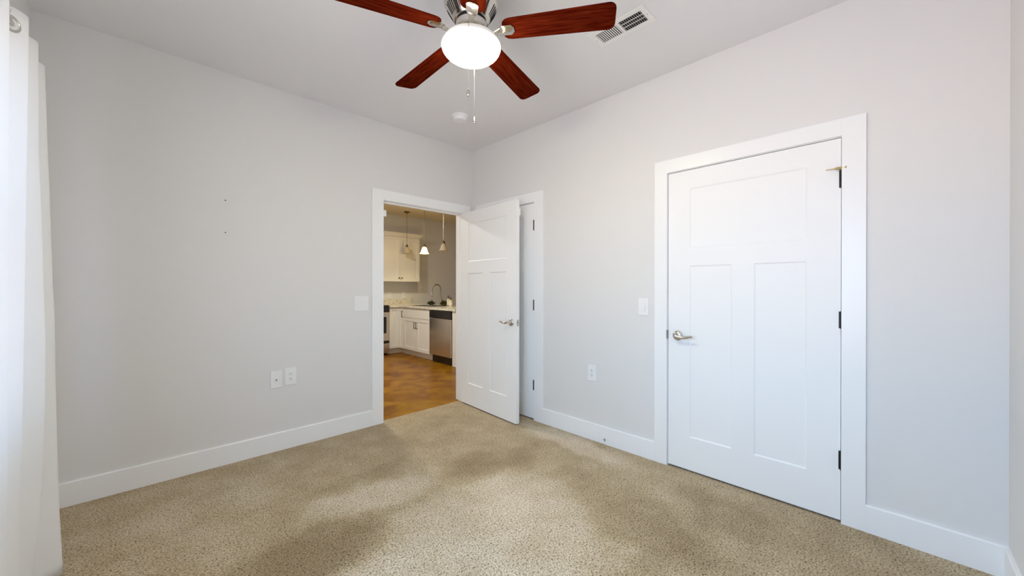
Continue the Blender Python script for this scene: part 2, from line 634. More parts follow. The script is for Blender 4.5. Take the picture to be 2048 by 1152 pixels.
bm = B()   # kitchen walls
box(bm, KX0 - T, KX1 + T, KY, KY + T, -0.1, KZ + 0.1)
struct('wall_kitchen_back', bm, M_WALL, 'kitchen wall behind the hanging cabinet and pendants', 'wall')
bm = B()
box(bm, KX1, KX1 + T, T, KY, -0.1, KZ + 0.1)
struct('wall_kitchen_right', bm, M_WALL, 'far right kitchen wall hidden past the doorway', 'wall')
bm = B()
box(bm, KX0 - T, KX0, T, KY, -0.1, KZ + 0.1)
struct('wall_kitchen_left', bm, M_WALL, 'far left kitchen wall hidden past the doorway', 'wall')

# baseboards
BT, BH = 0.014, 0.137


def base_profile():
    return [(0, 0), (BT, 0), (BT, BH - 0.004), (BT - 0.003, BH), (0, BH)]


def baseboard(name, axis, a, b, wall, sign, label):
    bm = B()
    if axis == 'X':   # runs along x, on plane y = wall, sticking out by sign
        poly = [(wall + sign * p, z) for p, z in base_profile()]
        lo = [bm.verts.new((a, p, z)) for p, z in poly]; hi = [bm.verts.new((b, p, z)) for p, z in poly]
    else:
        poly = [(wall + sign * p, z) for p, z in base_profile()]
        lo = [bm.verts.new((p, a, z)) for p, z in poly]; hi = [bm.verts.new((p, b, z)) for p, z in poly]
    bm.faces.new(lo); bm.faces.new(hi[::-1])
    for i in range(5):
        bm.faces.new((lo[i], lo[(i + 1) % 5], hi[(i + 1) % 5], hi[i]))
    return struct(name, bm, M_TRIM, label, 'baseboard')


C_OUT1 = -1.147
C3 = (-3.191, -2.087)
C2 = (-1.037, -0.072)
baseboard('baseboard_back', 'X', XL, C_OUT1, 0, -1, 'tall white baseboard under the bare wall left of the doorway')
baseboard('baseboard_right', 'Y', C3[1], C2[0], 0, -1, 'white baseboard between the two closet doors, with a small stop near the carpet')
baseboard('baseboard_right', 'Y', YF, C3[0], 0, -1, 'short white baseboard right of the big closet door')
baseboard('baseboard_front', 'X', XL, -BT, YF, 1, 'white baseboard of the wall at the right picture edge')
baseboard('baseboard_left', 'Y', YF + BT, -BT, XL, 1, 'white baseboard under the window behind the curtain')

# ------------------------------------------------------------------ casings and jambs
CT = 0.014


def trim_x(name, d, out0, out1, label):
    root = thing(name, ((d[0] + d[1]) / 2, 0, 0), label, 'door frame', kind='structure')
    bm = B()
    top = DH + 0.092
    box(bm, out0, d[0], -CT, 0, 0, top)
    box(bm, d[1], out1, -CT, 0, 0, top)
    box(bm, d[0], d[1], -CT, 0, DH, top)
    obj('casing', bm, M_TRIM, root, bevel=0.0012)
    bm = B()   # kitchen side casing
    box(bm, d[0] - 0.09, d[0], T, T + CT, 0, top)
    box(bm, d[1], d[1] + 0.09, T, T + CT, 0, top)
    box(bm, d[0], d[1], T, T + CT, DH, top)
    obj('casing', bm, M_TRIM, root)
    bm = B()
    box(bm, d[0] - J, d[0], 0, T, 0, DH + J)
    box(bm, d[1], d[1] + J, 0, T, 0, DH + J)
    box(bm, d[0], d[1], 0, T, DH - 0.003, DH + J)
    # stops
    box(bm, d[0], d[0] + 0.010, 0.040, 0.075, 0, DH - 0.003)
    box(bm, d[1] - 0.010, d[1], 0.040, 0.075, 0, DH - 0.003)
    box(bm, d[0] + 0.010, d[1] - 0.010, 0.040, 0.075, DH - 0.015, DH - 0.003)
    obj('jamb', bm, M_TRIM, root)
    bm = B()
    box(bm, d[0], d[0] + 0.0015, 0.004, 0.034, 0.89, 0.95)
    obj('strike_plate', bm, M_NICKEL, root)
    bm = B()
    box(bm, d[0] + 0.010, d[0] + 0.038, 0.010, 0.034, 1.893, 1.950)
    box(bm, d[0], d[0] + 0.010, 0.014, 0.030, 1.900, 1.943)
    obj('contact_sensor', bm, M_PLATE, root, bevel=0.002)
    return root


def trim_y(name, d, out0, out1, label, hinge_low=True):
    root = thing(name, (0, (d[0] + d[1]) / 2, 0), label, 'door frame', kind='structure')
    bm = B()
    top = DH + 0.090
    box(bm, -CT, 0, out0, d[0], 0, top)
    box(bm, -CT, 0, d[1], out1, 0, top)
    box(bm, -CT, 0, d[0], d[1], DH, top)
    obj('casing', bm, M_TRIM, root, bevel=0.0012)
    bm = B()
    r = 0.002
    box(bm, 0, T, d[0] - J, d[0] - 0.0005, 0, DH + J)
    box(bm, 0, T, d[1] - r, d[1] + J, 0, DH + J)
    box(bm, 0, T, d[0] - 0.0005, d[1] - r, DH - 0.003, DH + J)
    box(bm, 0.040, 0.075, d[0], d[0] + 0.012, 0, DH - 0.003)
    box(bm, 0.040, 0.075, d[1] - r - 0.012, d[1] - r, 0, DH - 0.003)
    box(bm, 0.040, 0.075, d[0] + 0.012, d[1] - r - 0.012, DH - 0.015, DH - 0.003)
    obj('jamb', bm, M_TRIM, root)
    bm = B()
    box(bm, -CT - 0.0008, 0.004, d[1] - r - 0.0015, d[1] + 0.0030, 0.884, 0.944)
    obj('strike_plate', bm, M_NICKEL_DARK, root)
    return root


trim_x('trim_1', D1, C_OUT1, -0.036, 'flat white casing around the open kitchen doorway')
trim_y('trim_2', D2, C2[0], C2[1], 'white casing around the closet door half hidden behind the open door')
trim_y('trim_3', D3, C3[0], C3[1], 'wide flat white casing around the big closed closet door')


# ------------------------------------------------------------------ door leaves
def lever_set(parent, u, z, side, direction):
    """Lever handle on the local +y (side=1) or -y (side=-1) face of a leaf; lever points along direction*x."""
    y0 = 0.0 if side > 0 else -0.035
    s = side
    h = B()
    prof = [(0.0335, 0.0), (0.0335, 0.004), (0.031, 0.008), (0.024, 0.012), (0.014, 0.015), (0.0115, 0.020), (0.0115, 0.040), (0.013, 0.046), (0.0105, 0.056), (0.0, 0.058)]
    lathe(h, [(r, s * q) for r, q in prof], (u, y0, z), 28, 'Y')
    root = obj('handle', h, M_NICKEL, parent, local=True, smooth='auto')
    h = B()
    dx = direction
    pts, rad = [], []
    for i in range(13):
        f = i / 12
        x = u + dx * (0.004 + 0.108 * f)
        zz = z + 0.002 - 0.010 * math.sin(f * PI * 0.9) + 0.016 * max(0, f - 0.35) - 0.010 * max(0, f - 0.82) * 3
        yy = y0 + s * (0.050 - 0.004 * math.sin(f * PI))
        pts.append((x, yy, zz))
        w_ = 0.0105 - 0.0035 * f + 0.002 * math.sin(f * PI)
        rad.append((w_ * 0.55, w_ * 0.85))
    tube(h, pts, rad, 12)
    obj('lever', h, M_NICKEL, root, local=True, smooth='auto')
    return root


def hinge(parent, z0, z1, y=0.006, x=-0.001):
    bm = B()
    L = z1 - z0
    n = 5
    for i in range(n):
        a = z0 + L * i / n; b_ = z0 + L * (i + 1) / n - 0.0015
        tube(bm, [(x, y, a), (x, y, b_)], 0.0068, 12)
    tube(bm, [(x, y, z0 - 0.004), (x, y, z1 + 0.004)], 0.0045, 10)
    box(bm, x - 0.010, x + 0.012, -0.001, 0.0015, z0, z1)
    return obj('hinge', bm, M_BLACK, parent, local=True, smooth='auto')


def leaf(name, hinge_pos, rotz, w, label, zb=0.012, zt=2.029, u0=0.003):
    root = thing(name, hinge_pos, label, 'door', None, rotz, 'structure')
    st, mul_ = 0.142, 0.118
    mid = w / 2
    h = zt - zb
    pans = [(st, w - st, 1.509 - zb, 1.906 - zb),
            (st, mid - mul_ / 2, 0.232 - zb, 1.387 - zb),
            (mid + mul_ / 2, w - st, 0.232 - zb, 1.387 - zb)]
    bm = B()
    board(bm, (u0, 0, zb), (1, 0, 0), (0, 1, 0), w, h, 0.035, pans, 0.0055, 0.008, both=True)
    obj('panel', bm, M_DOOR, root, local=True, bevel=0.001)
    return root


# entrance door, standing open against the right wall
W1 = D1[1] - D1[0] - 0.006
d1 = leaf('door_1', (D1[1], -0.004, 0), math.radians(-94.1), W1, 'white three-panel door standing open beside the kitchen doorway')
lever_set(d1, W1 - 0.066, 0.922, -1, -1)
lever_set(d1, W1 - 0.066, 0.922, 1, -1)
for a, b_ in ((1.77, 1.865), (1.03, 1.12), (0.285, 0.375)):
    hinge(d1, a, b_)
bm = B()
box(bm, W1 + 0.003, W1 + 0.0045, -0.030, -0.006, 0.892, 0.948)
obj('latch_plate', bm, M_NICKEL, d1, local=True)
bm = B()
prism(bm, [(-0.026, 0.912), (-0.010, 0.912), (-0.010, 0.930), (-0.026, 0.930)], W1 + 0.0045, W1 + 0.014, 'X')
obj('latch_bolt', bm, M_NICKEL, d1, local=True, bevel=0.003)
bm = B()
box(bm, W1 - 0.012, W1 + 0.002, 0.0, 0.016, 1.891, 1.954)
obj('contact_sensor', bm, M_PLATE, d1, local=True, bevel=0.002)

# closet door behind it
W2 = D2[1] - D2[0] - 0.008
d2 = leaf('door_2', (0.0, D2[0], 0), PI / 2, W2, 'closed white closet door mostly hidden behind the open door')
for a, b_ in ((1.774, 1.866), (1.029, 1.122), (0.286, 0.375)):
    hinge(d2, a, b_, 0.0125, 0.003)
lever_set(d2, W2 - 0.066, 0.912, 1, -1)

# large closet door
W3 = D3[1] - D3[0] - 0.0085
d3 = leaf('door_3', (0.0, D3[0], 0), PI / 2, W3, 'large closed white three-panel closet door with black hinges')
for i, (a, b_) in enumerate(((1.767, 1.860), (1.025, 1.114), (0.281, 0.378))):
    hg = hinge(d3, a, b_)
    if i == 0:
        bm = B()
        lathe(bm, [(0.0, 0.0), (0.009, 0.001), (0.009, 0.008), (0.0, 0.009)], (-0.001, 0.006, 1.864), 14)
        tube(bm, [(0.002, 0.008, 1.869), (0.022, 0.017, 1.868)], 0.0075, 12)
        tube(bm, [(0.022, 0.017, 1.868), (0.030, 0.020, 1.867)], [0.006, 0.0045], 12)
        tube(bm, [(0.028, 0.019, 1.867), (0.062, 0.034, 1.864)], 0.0025, 8)
        tube(bm, [(-0.004, 0.004, 1.869), (-0.020, 0.014, 1.869)], [0.004, 0.006], 10)
        o = obj('pin_stop', bm, M_BRASS, hg, local=True, smooth='auto')
        o['label'] = 'brass pin stop with a thin rod'
lever_set(d3, W3 - 0.062, 0.910, 1, -1)

# ------------------------------------------------------------------ window in the left wall
win = thing('window_1', (XL - 0.06, (WIN_Y0 + WIN_Y1) / 2, WIN_Z0), 'bright window behind the white curtain', 'window', kind='structure')
bm = B()
fx0, fx1 = XL - 0.10, XL - 0.04
ym = (WIN_Y0 + WIN_Y1) / 2
for y0, y1 in ((WIN_Y0, WIN_Y0 + 0.045), (WIN_Y1 - 0.045, WIN_Y1), (ym - 0.035, ym + 0.035)):
    box(bm, fx0, fx1, y0, y1, WIN_Z0, WIN_Z1)
for z0, z1 in ((WIN_Z0, WIN_Z0 + 0.05), (WIN_Z1 - 0.045, WIN_Z1)):
    box(bm, fx0, fx1, WIN_Y0 + 0.045, ym - 0.035, z0, z1)
    box(bm, fx0, fx1, ym + 0.035, WIN_Y1 - 0.045, z0, z1)
zm = (WIN_Z0 + WIN_Z1) / 2
for y0, y1 in ((WIN_Y0 + 0.045, ym - 0.035), (ym + 0.035, WIN_Y1 - 0.045)):
    box(bm, fx0 + 0.01, fx1 - 0.005, y0, y1, zm - 0.02, zm + 0.02)
obj('window_frame', bm, M_TRIM, win)
for y0, y1 in ((WIN_Y0 + 0.045, ym - 0.035), (ym + 0.035, WIN_Y1 - 0.045)):
    bm = B()
    box(bm, fx0 + 0.028, fx0 + 0.032, y0, y1, WIN_Z0 + 0.05, WIN_Z1 - 0.045)
    obj('pane', bm, M_GLASS, win)
bm = B()
box(bm, XL - 0.04, XL + 0.02, WIN_Y0 - 0.03, WIN_Y1 + 0.03, WIN_Z0 - 0.02, WIN_Z0)
obj('window_sill', bm, M_TRIM, win)

# ------------------------------------------------------------------ curtain and rod
RZ = 2.108


def lerp_tab(tab, z):
    if z >= tab[0][0]:
        return tab[0][1]
    for (z0, x0), (z1, x1) in zip(tab, tab[1:]):
        if z >= z1:
            f = (z - z1) / (z0 - z1)
            f = f * f * (3 - 2 * f) * 0.3 + f * 0.7
            return x1 + (x0 - x1) * f
    return tab[-1][1]


XA = [(2.214, -2.905), (1.76, -2.904), (1.38, -2.895), (1.017, -2.888), (0.80, -2.889), (0.52, -2.895), (0.333, -2.902), (0.147, -2.918), (0.0, -2.935)]
XB = [(2.165, -2.913), (1.878, -2.907), (1.606, -2.900), (1.29, -2.893), (1.099, -2.887), (0.865, -2.885), (0.544, -2.880), (0.329, -2.876), (0.046, -2.866), (0, -2.865)]
flat = lambda a, b=None: [(2.2, a), (0.0, a if b is None else b)]
KNOTS = [(-0.725, flat(-2.955, -2.925)), (-0.78, XB), (-0.87, flat(-2.962, -2.955)), (-1.0, XA), (-1.09, flat(-2.952, -2.950)),
         (-1.19, flat(-2.903, -2.925)), (-1.28, flat(-2.953, -2.945)), (-1.39, flat(-2.915, -2.920)), (-1.50, flat(-2.953, -2.945)),
         (-1.61, flat(-2.912, -2.925)), (-1.72, flat(-2.955, -2.950)), (-1.82, flat(-2.915, -2.92)), (-1.90, flat(-2.95, -2.95))]
NY, NZ = 150, 44
ztop, zbot = 2.165, 0.012
bm = B()
grid = []
for j in range(NZ + 1):
    z = ztop + (zbot - ztop) * j / NZ
    row = []
    for i in range(NY + 1):
        y = KNOTS[0][0] + (KNOTS[-1][0] - KNOTS[0][0]) * i / NY
        for (ya, ta), (yb, tb) in zip(KNOTS, KNOTS[1:]):
            if y >= yb - 1e-9:
                f = (y - ya) / (yb - ya)
                f = (1 - math.cos(f * PI)) / 2
                x = lerp_tab(ta, z) * (1 - f) + lerp_tab(tb, z) * f
                break
        row.append(bm.verts.new((x, y, z)))
    grid.append(row)
for j in range(NZ):
    for i in range(NY):
        bm.faces.new((grid[j][i], grid[j][i + 1], grid[j + 1][i + 1], grid[j + 1][i]))
curt = thing('curtain', (-2.94, -1.30, 0), 'long white grommet curtain with soft folds hanging at the left picture edge', 'curtain')
cl = obj('fabric', bm, M_FABRIC, curt, smooth=True)
sol = cl.modifiers.new('cloth_thickness', 'SOLIDIFY'); sol.thickness = 0.0015
for yg in (-0.753, -0.935, -1.135, -1.240, -1.340, -1.447, -1.555, -1.665, -1.770, -1.860):
    # ring facing along the local cloth direction
    bm = B()
    pts = []
    for s in range(25):
        a = 2 * PI * s / 24
        pts.append((0.006 * math.sin(a), 0.021 * math.cos(a), 0.021 * math.sin(a)))
    rings = []
    sg = 1 if yg in (-0.753, -0.935, -1.135, -1.340, -1.555, -1.770) else -1
    tilt = Matrix.Rotation(0.62 * sg, 4, 'Z')
    for s in range(24):
        a = 2 * PI * s / 24
        ring = []
        for t in range(8):
            b_ = 2 * PI * t / 8
            rr = 0.023 + 0.005 * math.cos(b_)
            ring.append(bm.verts.new(tilt @ Vector((0.004 * math.sin(b_), rr * math.cos(a), rr * math.sin(a))) + Vector((-2.931, yg, RZ))))
        rings.append(ring)
    for s in range(24):
        a, b2 = rings[s], rings[(s + 1) % 24]
        for t in range(8):
            bm.faces.new((a[t], a[(t + 1) % 8], b2[(t + 1) % 8], b2[t]))
    obj('grommet', bm, M_NICKEL, curt, smooth=True)

rod = thing('curtain_rod', (-2.935, -1.85, RZ), 'slim nickel curtain rod carrying the white curtain', 'curtain rod')
bm = B(); tube(bm, [(-2.935, -0.70, RZ), (-2.935, -3.05, RZ)], 0.011, 14)
obj('pole', bm, M_NICKEL, rod, smooth='auto')
for y, s in ((-0.70, 1), (-3.05, -1)):
    bm = B(); lathe(bm, [(0.012, 0), (0.016, 0.004 * s), (0.016, 0.02 * s), (0.010, 0.026 * s), (0.0, 0.028 * s)], (-2.935, y, RZ), 16, 'Y')
    obj('finial', bm, M_NICKEL, rod, smooth='auto')
for y in (-0.712, -3.0):
    bm = B(); tube(bm, [(XL, y, RZ - 0.004), (-2.947, y, RZ - 0.004)], 0.006, 10)
    lathe(bm, [(0.022, 0), (0.022, 0.004), (0.012, 0.010)], (XL, y, RZ - 0.004), 16, 'X')
    obj('bracket', bm, M_NICKEL, rod, smooth='auto')

# ------------------------------------------------------------------ ceiling fan
FX, FY = -1.513, -1.880
ZB = 2.441
fan = thing('ceiling_fan', (FX, FY, H), 'five-blade ceiling fan with mahogany blades, nickel motor and lit white glass globe', 'ceiling fan')
bm = B()
prof = [(0.128, 0.0), (0.131, -0.010), (0.131, -0.150), (0.128, -0.168), (0.120, -0.180), (0.086, -0.236), (0.080, -0.244), (0.070, -0.246), (0.0, -0.246)]
lathe(bm, [(r, H + z) for r, z in prof], (FX, FY, 0), 64)
housing = obj('motor_housing', bm, M_NICKEL, fan, smooth='auto')
# radial cooling slots on the cone
bm = B()
for k_ in range(50):
    if k_ % 10 in (0, 9):
        continue
    a = 2 * PI * k_ / 50 + 0.05
    d = Vector((math.cos(a), math.sin(a), 0)); tdir = Vector((-math.sin(a), math.cos(a), 0))
    c0 = Vector((FX, FY, 0)) + d * 0.1165 + Vector((0, 0, H - 0.1868))
    c1 = Vector((FX, FY, 0)) + d * 0.0895 + Vector((0, 0, H - 0.2310))
    nrm = (Vector((0, 0, -1)) * 0.52 + d * 0.85).normalized()
    q = [c0 + tdir * 0.0015, c0 - tdir * 0.0015, c1 - tdir * 0.0011, c1 + tdir * 0.0011]
    lo = [bm.verts.new(p + nrm * 0.0012) for p in q]
    hi = [bm.verts.new(p - nrm * 0.002) for p in q]
    bm.faces.new(lo); bm.faces.new(hi[::-1])
    for i in range(4):
        bm.faces.new((lo[i], lo[(i + 1) % 4], hi[(i + 1) % 4], hi[i]))
obj('cooling_slots', bm, M_DARK, housing)['kind'] = 'stuff'
bm = B(); lathe(bm, [(0.069, H - 0.246), (0.069, H - 0.256), (0.0, H - 0.256)], (FX, FY, 0), 48)
obj('rotor_gap', bm, M_DARK, fan)
bm = B(); lathe(bm, [(0.064, H - 0.254), (0.073, H - 0.257), (0.073, H - 0.283), (0.064, H - 0.287), (0.0, H - 0.287)], (FX, FY, 0), 48)
obj('rotor_ring', bm, M_NICKEL, fan, smooth='auto')
bm = B(); lathe(bm, [(0.050, H - 0.287), (0.056, H - 0.290), (0.056, H - 0.300), (0.045, H - 0.302)], (FX, FY, 0), 48)
obj('light_fitter', bm, M_NICKEL_DARK, fan, smooth='auto')
bm = B()
gp = []
GZ, GA, GBU, GBL = 2.376, 0.1385, 0.064, 0.066
for i in range(25):
    a = PI / 2 - PI * i / 24
    r = GA * math.cos(a)
    z = GZ + (GBU if a > 0 else GBL) * math.sin(a)
    if i == 0:
        continue
    if r < 0.046 and a > 0:
        continue
    gp.append((max(r, 0.0) if i < 24 else 0.0, z))
gp = [(0.044, gp[0][1] + 0.006)] + gp
lathe(bm, gp, (FX, FY, 0), 64, caps=False)
globe = obj('glass_globe', bm, M_GLOBE, fan, smooth=True)

PH = -0.9625


def blade_mesh():
    bm = B()
    r0, r1 = 0.150, 0.662
    w0, w1 = 0.056, 0.068
    cr = 0.032
    out = []
    for sgn in (1, -1):
        seq = [(r0, 0.022), (r0 + 0.006, 0.040), (r0 + 0.020, 0.052), (r0 + 0.04, w0)]
        for i in range(1, 9):
            f = i / 9
            seq.append((r0 + 0.04 + (r1 - cr - r0 - 0.04) * f, w0 + (w1 - w0) * f))
        for i in range(0, 7):
            a = PI / 2 * (1 - i / 6)
            seq.append((r1 - cr + cr * math.cos(a), w1 - cr + cr * math.sin(a)))
        out.append([(x, sgn * y) for x, y in seq])
    poly = out[1] + out[0][::-1]
    prism(bm, poly, -0.0035, 0.0035, 'Z')
    return bm


def bracket_mesh():
    bm = B()
    # arm from the rotor ring out to the flange
    pts = [(0.066, 0, -0.010), (0.085, 0, -0.016), (0.105, 0, -0.018), (0.125, 0, -0.014), (0.140, 0, -0.010)]
    tube(bm, pts, [(0.013, 0.006), (0.010, 0.006), (0.010, 0.006), (0.014, 0.006), (0.020, 0.005)], 12)
    # shield-shaped flange with raised middle facet
    poly = [(0.130, 0.016), (0.150, 0.026), (0.192, 0.026), (0.206, 0.012), (0.206, -0.012), (0.192, -0.026), (0.150, -0.026), (0.130, -0.016)]
    top = [bm.verts.new((x, y, -0.0035)) for x, y in poly]
    mid = [bm.verts.new((x, y, -0.0075)) for x, y in poly]
    ridge = [bm.verts.new((0.138, 0, -0.0125)), bm.verts.new((0.190, 0.0, -0.0125))]
    bm.faces.new(top)
    k = len(poly)
    for i in range(k):
        bm.faces.new((top[i], top[(i + 1) % k], mid[(i + 1) % k], mid[i]))
    for i in range(k):
        a, b_ = mid[i], mid[(i + 1) % k]
        ra = ridge[0] if poly[i][0] < 0.16 else ridge[1]
        rb = ridge[0] if poly[(i + 1) % k][0] < 0.16 else ridge[1]
        bm.faces.new((a, b_, rb) if ra is rb else (a, b_, rb, ra))
    return bm


blade0 = obj('blade', blade_mesh(), M_WOOD, fan, local=True, bevel=0.0015)
obj('blade_bracket', bracket_mesh(), M_NICKEL, blade0, local=True, smooth='auto')
blade0.location = (0, 0, ZB - H)
blade0.rotation_mode = 'XYZ'
for k_ in range(5):
    o = blade0 if k_ == 0 else copy_tree(blade0, fan)
    o.rotation_euler = (math.radians(-11), 0, PH + k_ * 2 * PI / 5)


def chain(name, pts, fob_z, px, py, colr):
    bm = B(); tube(bm, pts, 0.0011, 6)
    c = obj(name, bm, colr, fan, smooth=True)
    bm = B()
    lathe(bm, [(0.0, 0.036), (0.002, 0.034), (0.0032, 0.028), (0.0060, 0.016), (0.0072, 0.008), (0.0060, 0.002), (0.0030, -0.001), (0.0, -0.0015)], (px, py, fob_z), 16)
    obj('fob', bm, M_NICKEL, c, smooth=True)
    return c


tc_ = Vector((-2.636 - FX, -3.288 - FY, 0)).normalized()      # from the fan towards the doorless corner of the room
sd_ = Vector((-tc_.y, tc_.x, 0))
pf = Vector((FX, FY, 0)) + tc_ * 0.148 - sd_ * 0.013
p0 = Vector((FX, FY, 0)) + tc_ * 0.058 - sd_ * 0.010
chain('pull_chain', [(p0.x, p0.y, 2.447), (p0.x + tc_.x * 0.03, p0.y + tc_.y * 0.03, 2.444), (p0.x + tc_.x * 0.06, p0.y + tc_.y * 0.06, 2.432), (pf.x - tc_.x * 0.006, pf.y - tc_.y * 0.006, 2.408), (pf.x, pf.y, 2.390), (pf.x, pf.y, 2.104)], 2.069, pf.x, pf.y, M_NICKEL_DARK)
pb = Vector((FX, FY, 0)) - tc_ * 0.150 + sd_ * 0.0155
p1 = Vector((FX, FY, 0)) - tc_ * 0.058 + sd_ * 0.012
chain('pull_chain', [(p1.x, p1.y, 2.447), (p1.x - tc_.x * 0.03, p1.y - tc_.y * 0.03, 2.444), (p1.x - tc_.x * 0.06, p1.y - tc_.y * 0.06, 2.432), (pb.x + tc_.x * 0.006, pb.y + tc_.y * 0.006, 2.408), (pb.x, pb.y, 2.390), (pb.x, pb.y, 2.114)], 2.079, pb.x, pb.y, M_NICKEL)

# ------------------------------------------------------------------ ceiling devices
sm = thing('smoke_detector', (-0.629, -0.614, H), 'round white smoke detector on the ceiling near the corner', 'smoke detector')
bm = B(); lathe(bm, [(0.072, H), (0.072, H - 0.012), (0.068, H - 0.016), (0.0, H - 0.016)], (-0.629, -0.614, 0), 40)
obj('base', bm, M_PLATE, sm, smooth='auto')
bm = B(); lathe(bm, [(0.062, H - 0.016), (0.061, H - 0.030), (0.055, H - 0.042), (0.046, H - 0.046), (0.030, H - 0.0445), (0.0, H - 0.0445)], (-0.629, -0.614, 0), 40)
obj('cover', bm, M_PLATE, sm, smooth='auto')

VX0, VX1, VY0, VY1 = -0.735, -0.575, -2.353, -2.006
vent = thing('air_vent', ((VX0 + VX1) / 2, (VY0 + VY1) / 2, H), 'white louvred air register on the ceiling past the fan blade tip', 'air vent')
bm = B()
ix0, ix1 = VX0 + 0.030, VX1 - 0.030
iy0, iy1 = VY0 + 0.032, VY1 - 0.032
ymv = (iy0 + iy1) / 2
zt, zb_ = H, H - 0.006


def frame_strip(x0, x1, y0, y1):
    box(bm, x0, x1, y0, y1, zb_, zt)


frame_strip(VX0, ix0, VY0, VY1); frame_strip(ix1, VX1, VY0, VY1)
frame_strip(ix0, ix1, VY0, iy0); frame_strip(ix0, ix1, iy1, VY1)
frame_strip(ix0, ix1, ymv - 0.008, ymv + 0.008)
obj('frame', bm, M_GRILLE, vent, bevel=0.002)
bm = B()
box(bm, ix0, ix1, iy0, iy1, H - 0.0006, H - 0.0002)
obj('duct_opening', bm, M_DARK, vent)
for half, (a, b_) in enumerate(((iy0, ymv - 0.008), (ymv + 0.008, iy1))):
    n_ = 11
    for i in range(n_):
        y = a + (b_ - a) * (i + 0.5) / n_
        bm = B()
        s = 1 if half else -1
        dy = 0.0042
        box(bm, ix0, ix1, -0.0006, 0.0006, -0.0052, 0.0)
        bmesh.ops.rotate(bm, verts=bm.verts, cent=(0, 0, -0.0026), matrix=Matrix.Rotation(math.radians(52 if half else -34), 3, 'X'))
        bmesh.ops.translate(bm, verts=bm.verts, vec=(0, y, H - 0.0008))
        obj('slat', bm, M_GRILLE, vent)
bm = B()
for k_ in (0.36, 0.66):
    x = ix0 + (ix1 - ix0) * k_
    box(bm, x - 0.002, x + 0.002, iy0, ymv - 0.008, H - 0.0022, H - 0.0008)
obj('damper_bar', bm, M_GRILLE, vent)
for y in (VY0 + 0.014, VY1 - 0.014):
    bm = B()
    lathe(bm, [(0.0035, zb_ + 0.001), (0.0030, zb_ - 0.001), (0.0, zb_ - 0.0012)], ((VX0 + VX1) / 2, y, 0), 10)
    obj('screw', bm, M_NICKEL_DARK, vent)


# ------------------------------------------------------------------ wall devices (built facing -y, turned for the right wall)
def device(name, pos, rotz, label, cat, w, h, group=None):
    t = thing(name, pos, label, cat, group, rotz)
    bm = B(); box(bm, -w / 2, w / 2, -0.006, 0, -h / 2, h / 2)
    obj('plate', bm, M_PLATE, t, local=True, bevel=0.0025)
    return t


def rocker(t, x):
    bm = B(); box(bm, x - 0.0165, x + 0.0165, -0.0072, -0.006, -0.0335, 0.0335)
    fr = obj('switch_frame', bm, M_PLATE, t, local=True, bevel=0.0008)
    bm = B()
    prism(bm, [(-0.0072, -0.030), (-0.0072, 0.030), (-0.0090, 0.030), (-0.0082, 0.0), (-0.0120, -0.030)], x - 0.0140, x + 0.0140, 'X')
    obj('rocker', bm, M_PLATE, t, local=True, bevel=0.0006)


def receptacle(t, z):
    bm = B()
    lathe(bm, [(0.0165, -0.006), (0.0165, -0.0078), (0.0150, -0.0082), (0.0, -0.0082)], (0, 0, z), 24, 'Y')
    r = obj('receptacle', bm, M_PLATE, t, local=True, smooth='auto')
    bm = B()
    box(bm, -0.0078, -0.0050, -0.0088, -0.0080, z + 0.0, z + 0.0085)
    box(bm, 0.0050, 0.0078, -0.0088, -0.0080, z + 0.0, z + 0.0075)
    lathe(bm, [(0.0026, -0.0080), (0.0026, -0.0088), (0, -0.0088)], (0, 0, z - 0.0065), 10, 'Y')
    o = obj('slots', bm, M_SLOT, r, local=True)
    o['label'] = 'dark socket slots'


def outlet(pos, rotz, label, group=None):
    t = device('wall_outlet', pos, rotz, label, 'outlet', 0.080, 0.130, group)
    receptacle(t, 0.0195); receptacle(t, -0.0195)
    bm = B(); lathe(bm, [(0.003, -0.006), (0.0026, -0.0072), (0, -0.0074)], (0, 0, 0), 10, 'Y')
    obj('screw', bm, M_PLATE, t, local=True)
    return t


sw = device('light_switch', (-1.240, 0, 1.097), 0, 'white double rocker switch plate just left of the doorway', 'light switch', 0.126, 0.128)
rocker(sw, -0.023); rocker(sw, 0.023)
sw = device('light_switch', (0, -1.999, 1.099), -PI / 2, 'white single rocker switch beside the big closet door', 'light switch', 0.080, 0.126)
rocker(sw, 0)
outlet((-1.794, 0, 0.550), 0, 'white duplex outlet low on the bare wall, right of the coax plate')
outlet((0, -1.560, 0.543), -PI / 2, 'white duplex outlet on the wall between the two closet doors')
cx = device('coax_plate', (-1.890, 0, 0.542), 0, 'white cable plate with one small dark jack, left of the outlet', 'cable plate', 0.076, 0.130)
bm = B(); lathe(bm, [(0.0062, -0.006), (0.0062, -0.0085), (0.0045, -0.009), (0.0045, -0.014), (0.0, -0.014)], (0, 0, -0.004), 14, 'Y')
o = obj('jack', bm, M_NICKEL_DARK, cx, local=True, smooth='auto'); o['label'] = 'dark metal coax jack'
for z in (0.042, -0.042):
    bm = B()
    lathe(bm, [(0.003, -0.006), (0.0026, -0.0072), (0, -0.0074)], (0, 0, z), 10, 'Y')
    obj('screw', bm, M_PLATE, cx, local=True)
M_HOLE = mat('dark_wall_anchor', (0.04, 0.04, 0.04), 0.7)
for z, lab in ((1.846, 'tiny dark screw in the bare wall, the upper of two'), (1.621, 'tiny dark screw in the bare wall, the lower of two')):
    bm = B(); lathe(bm, [(0.0038, 0.0), (0.0038, -0.002), (0.0026, -0.004), (0, -0.004)], (-2.199, 0, z), 12, 'Y')
    tag(obj('wall_screw', bm, M_HOLE, origin=(-2.199, 0, z)), lab, 'screw', 'screws left in the bare wall')

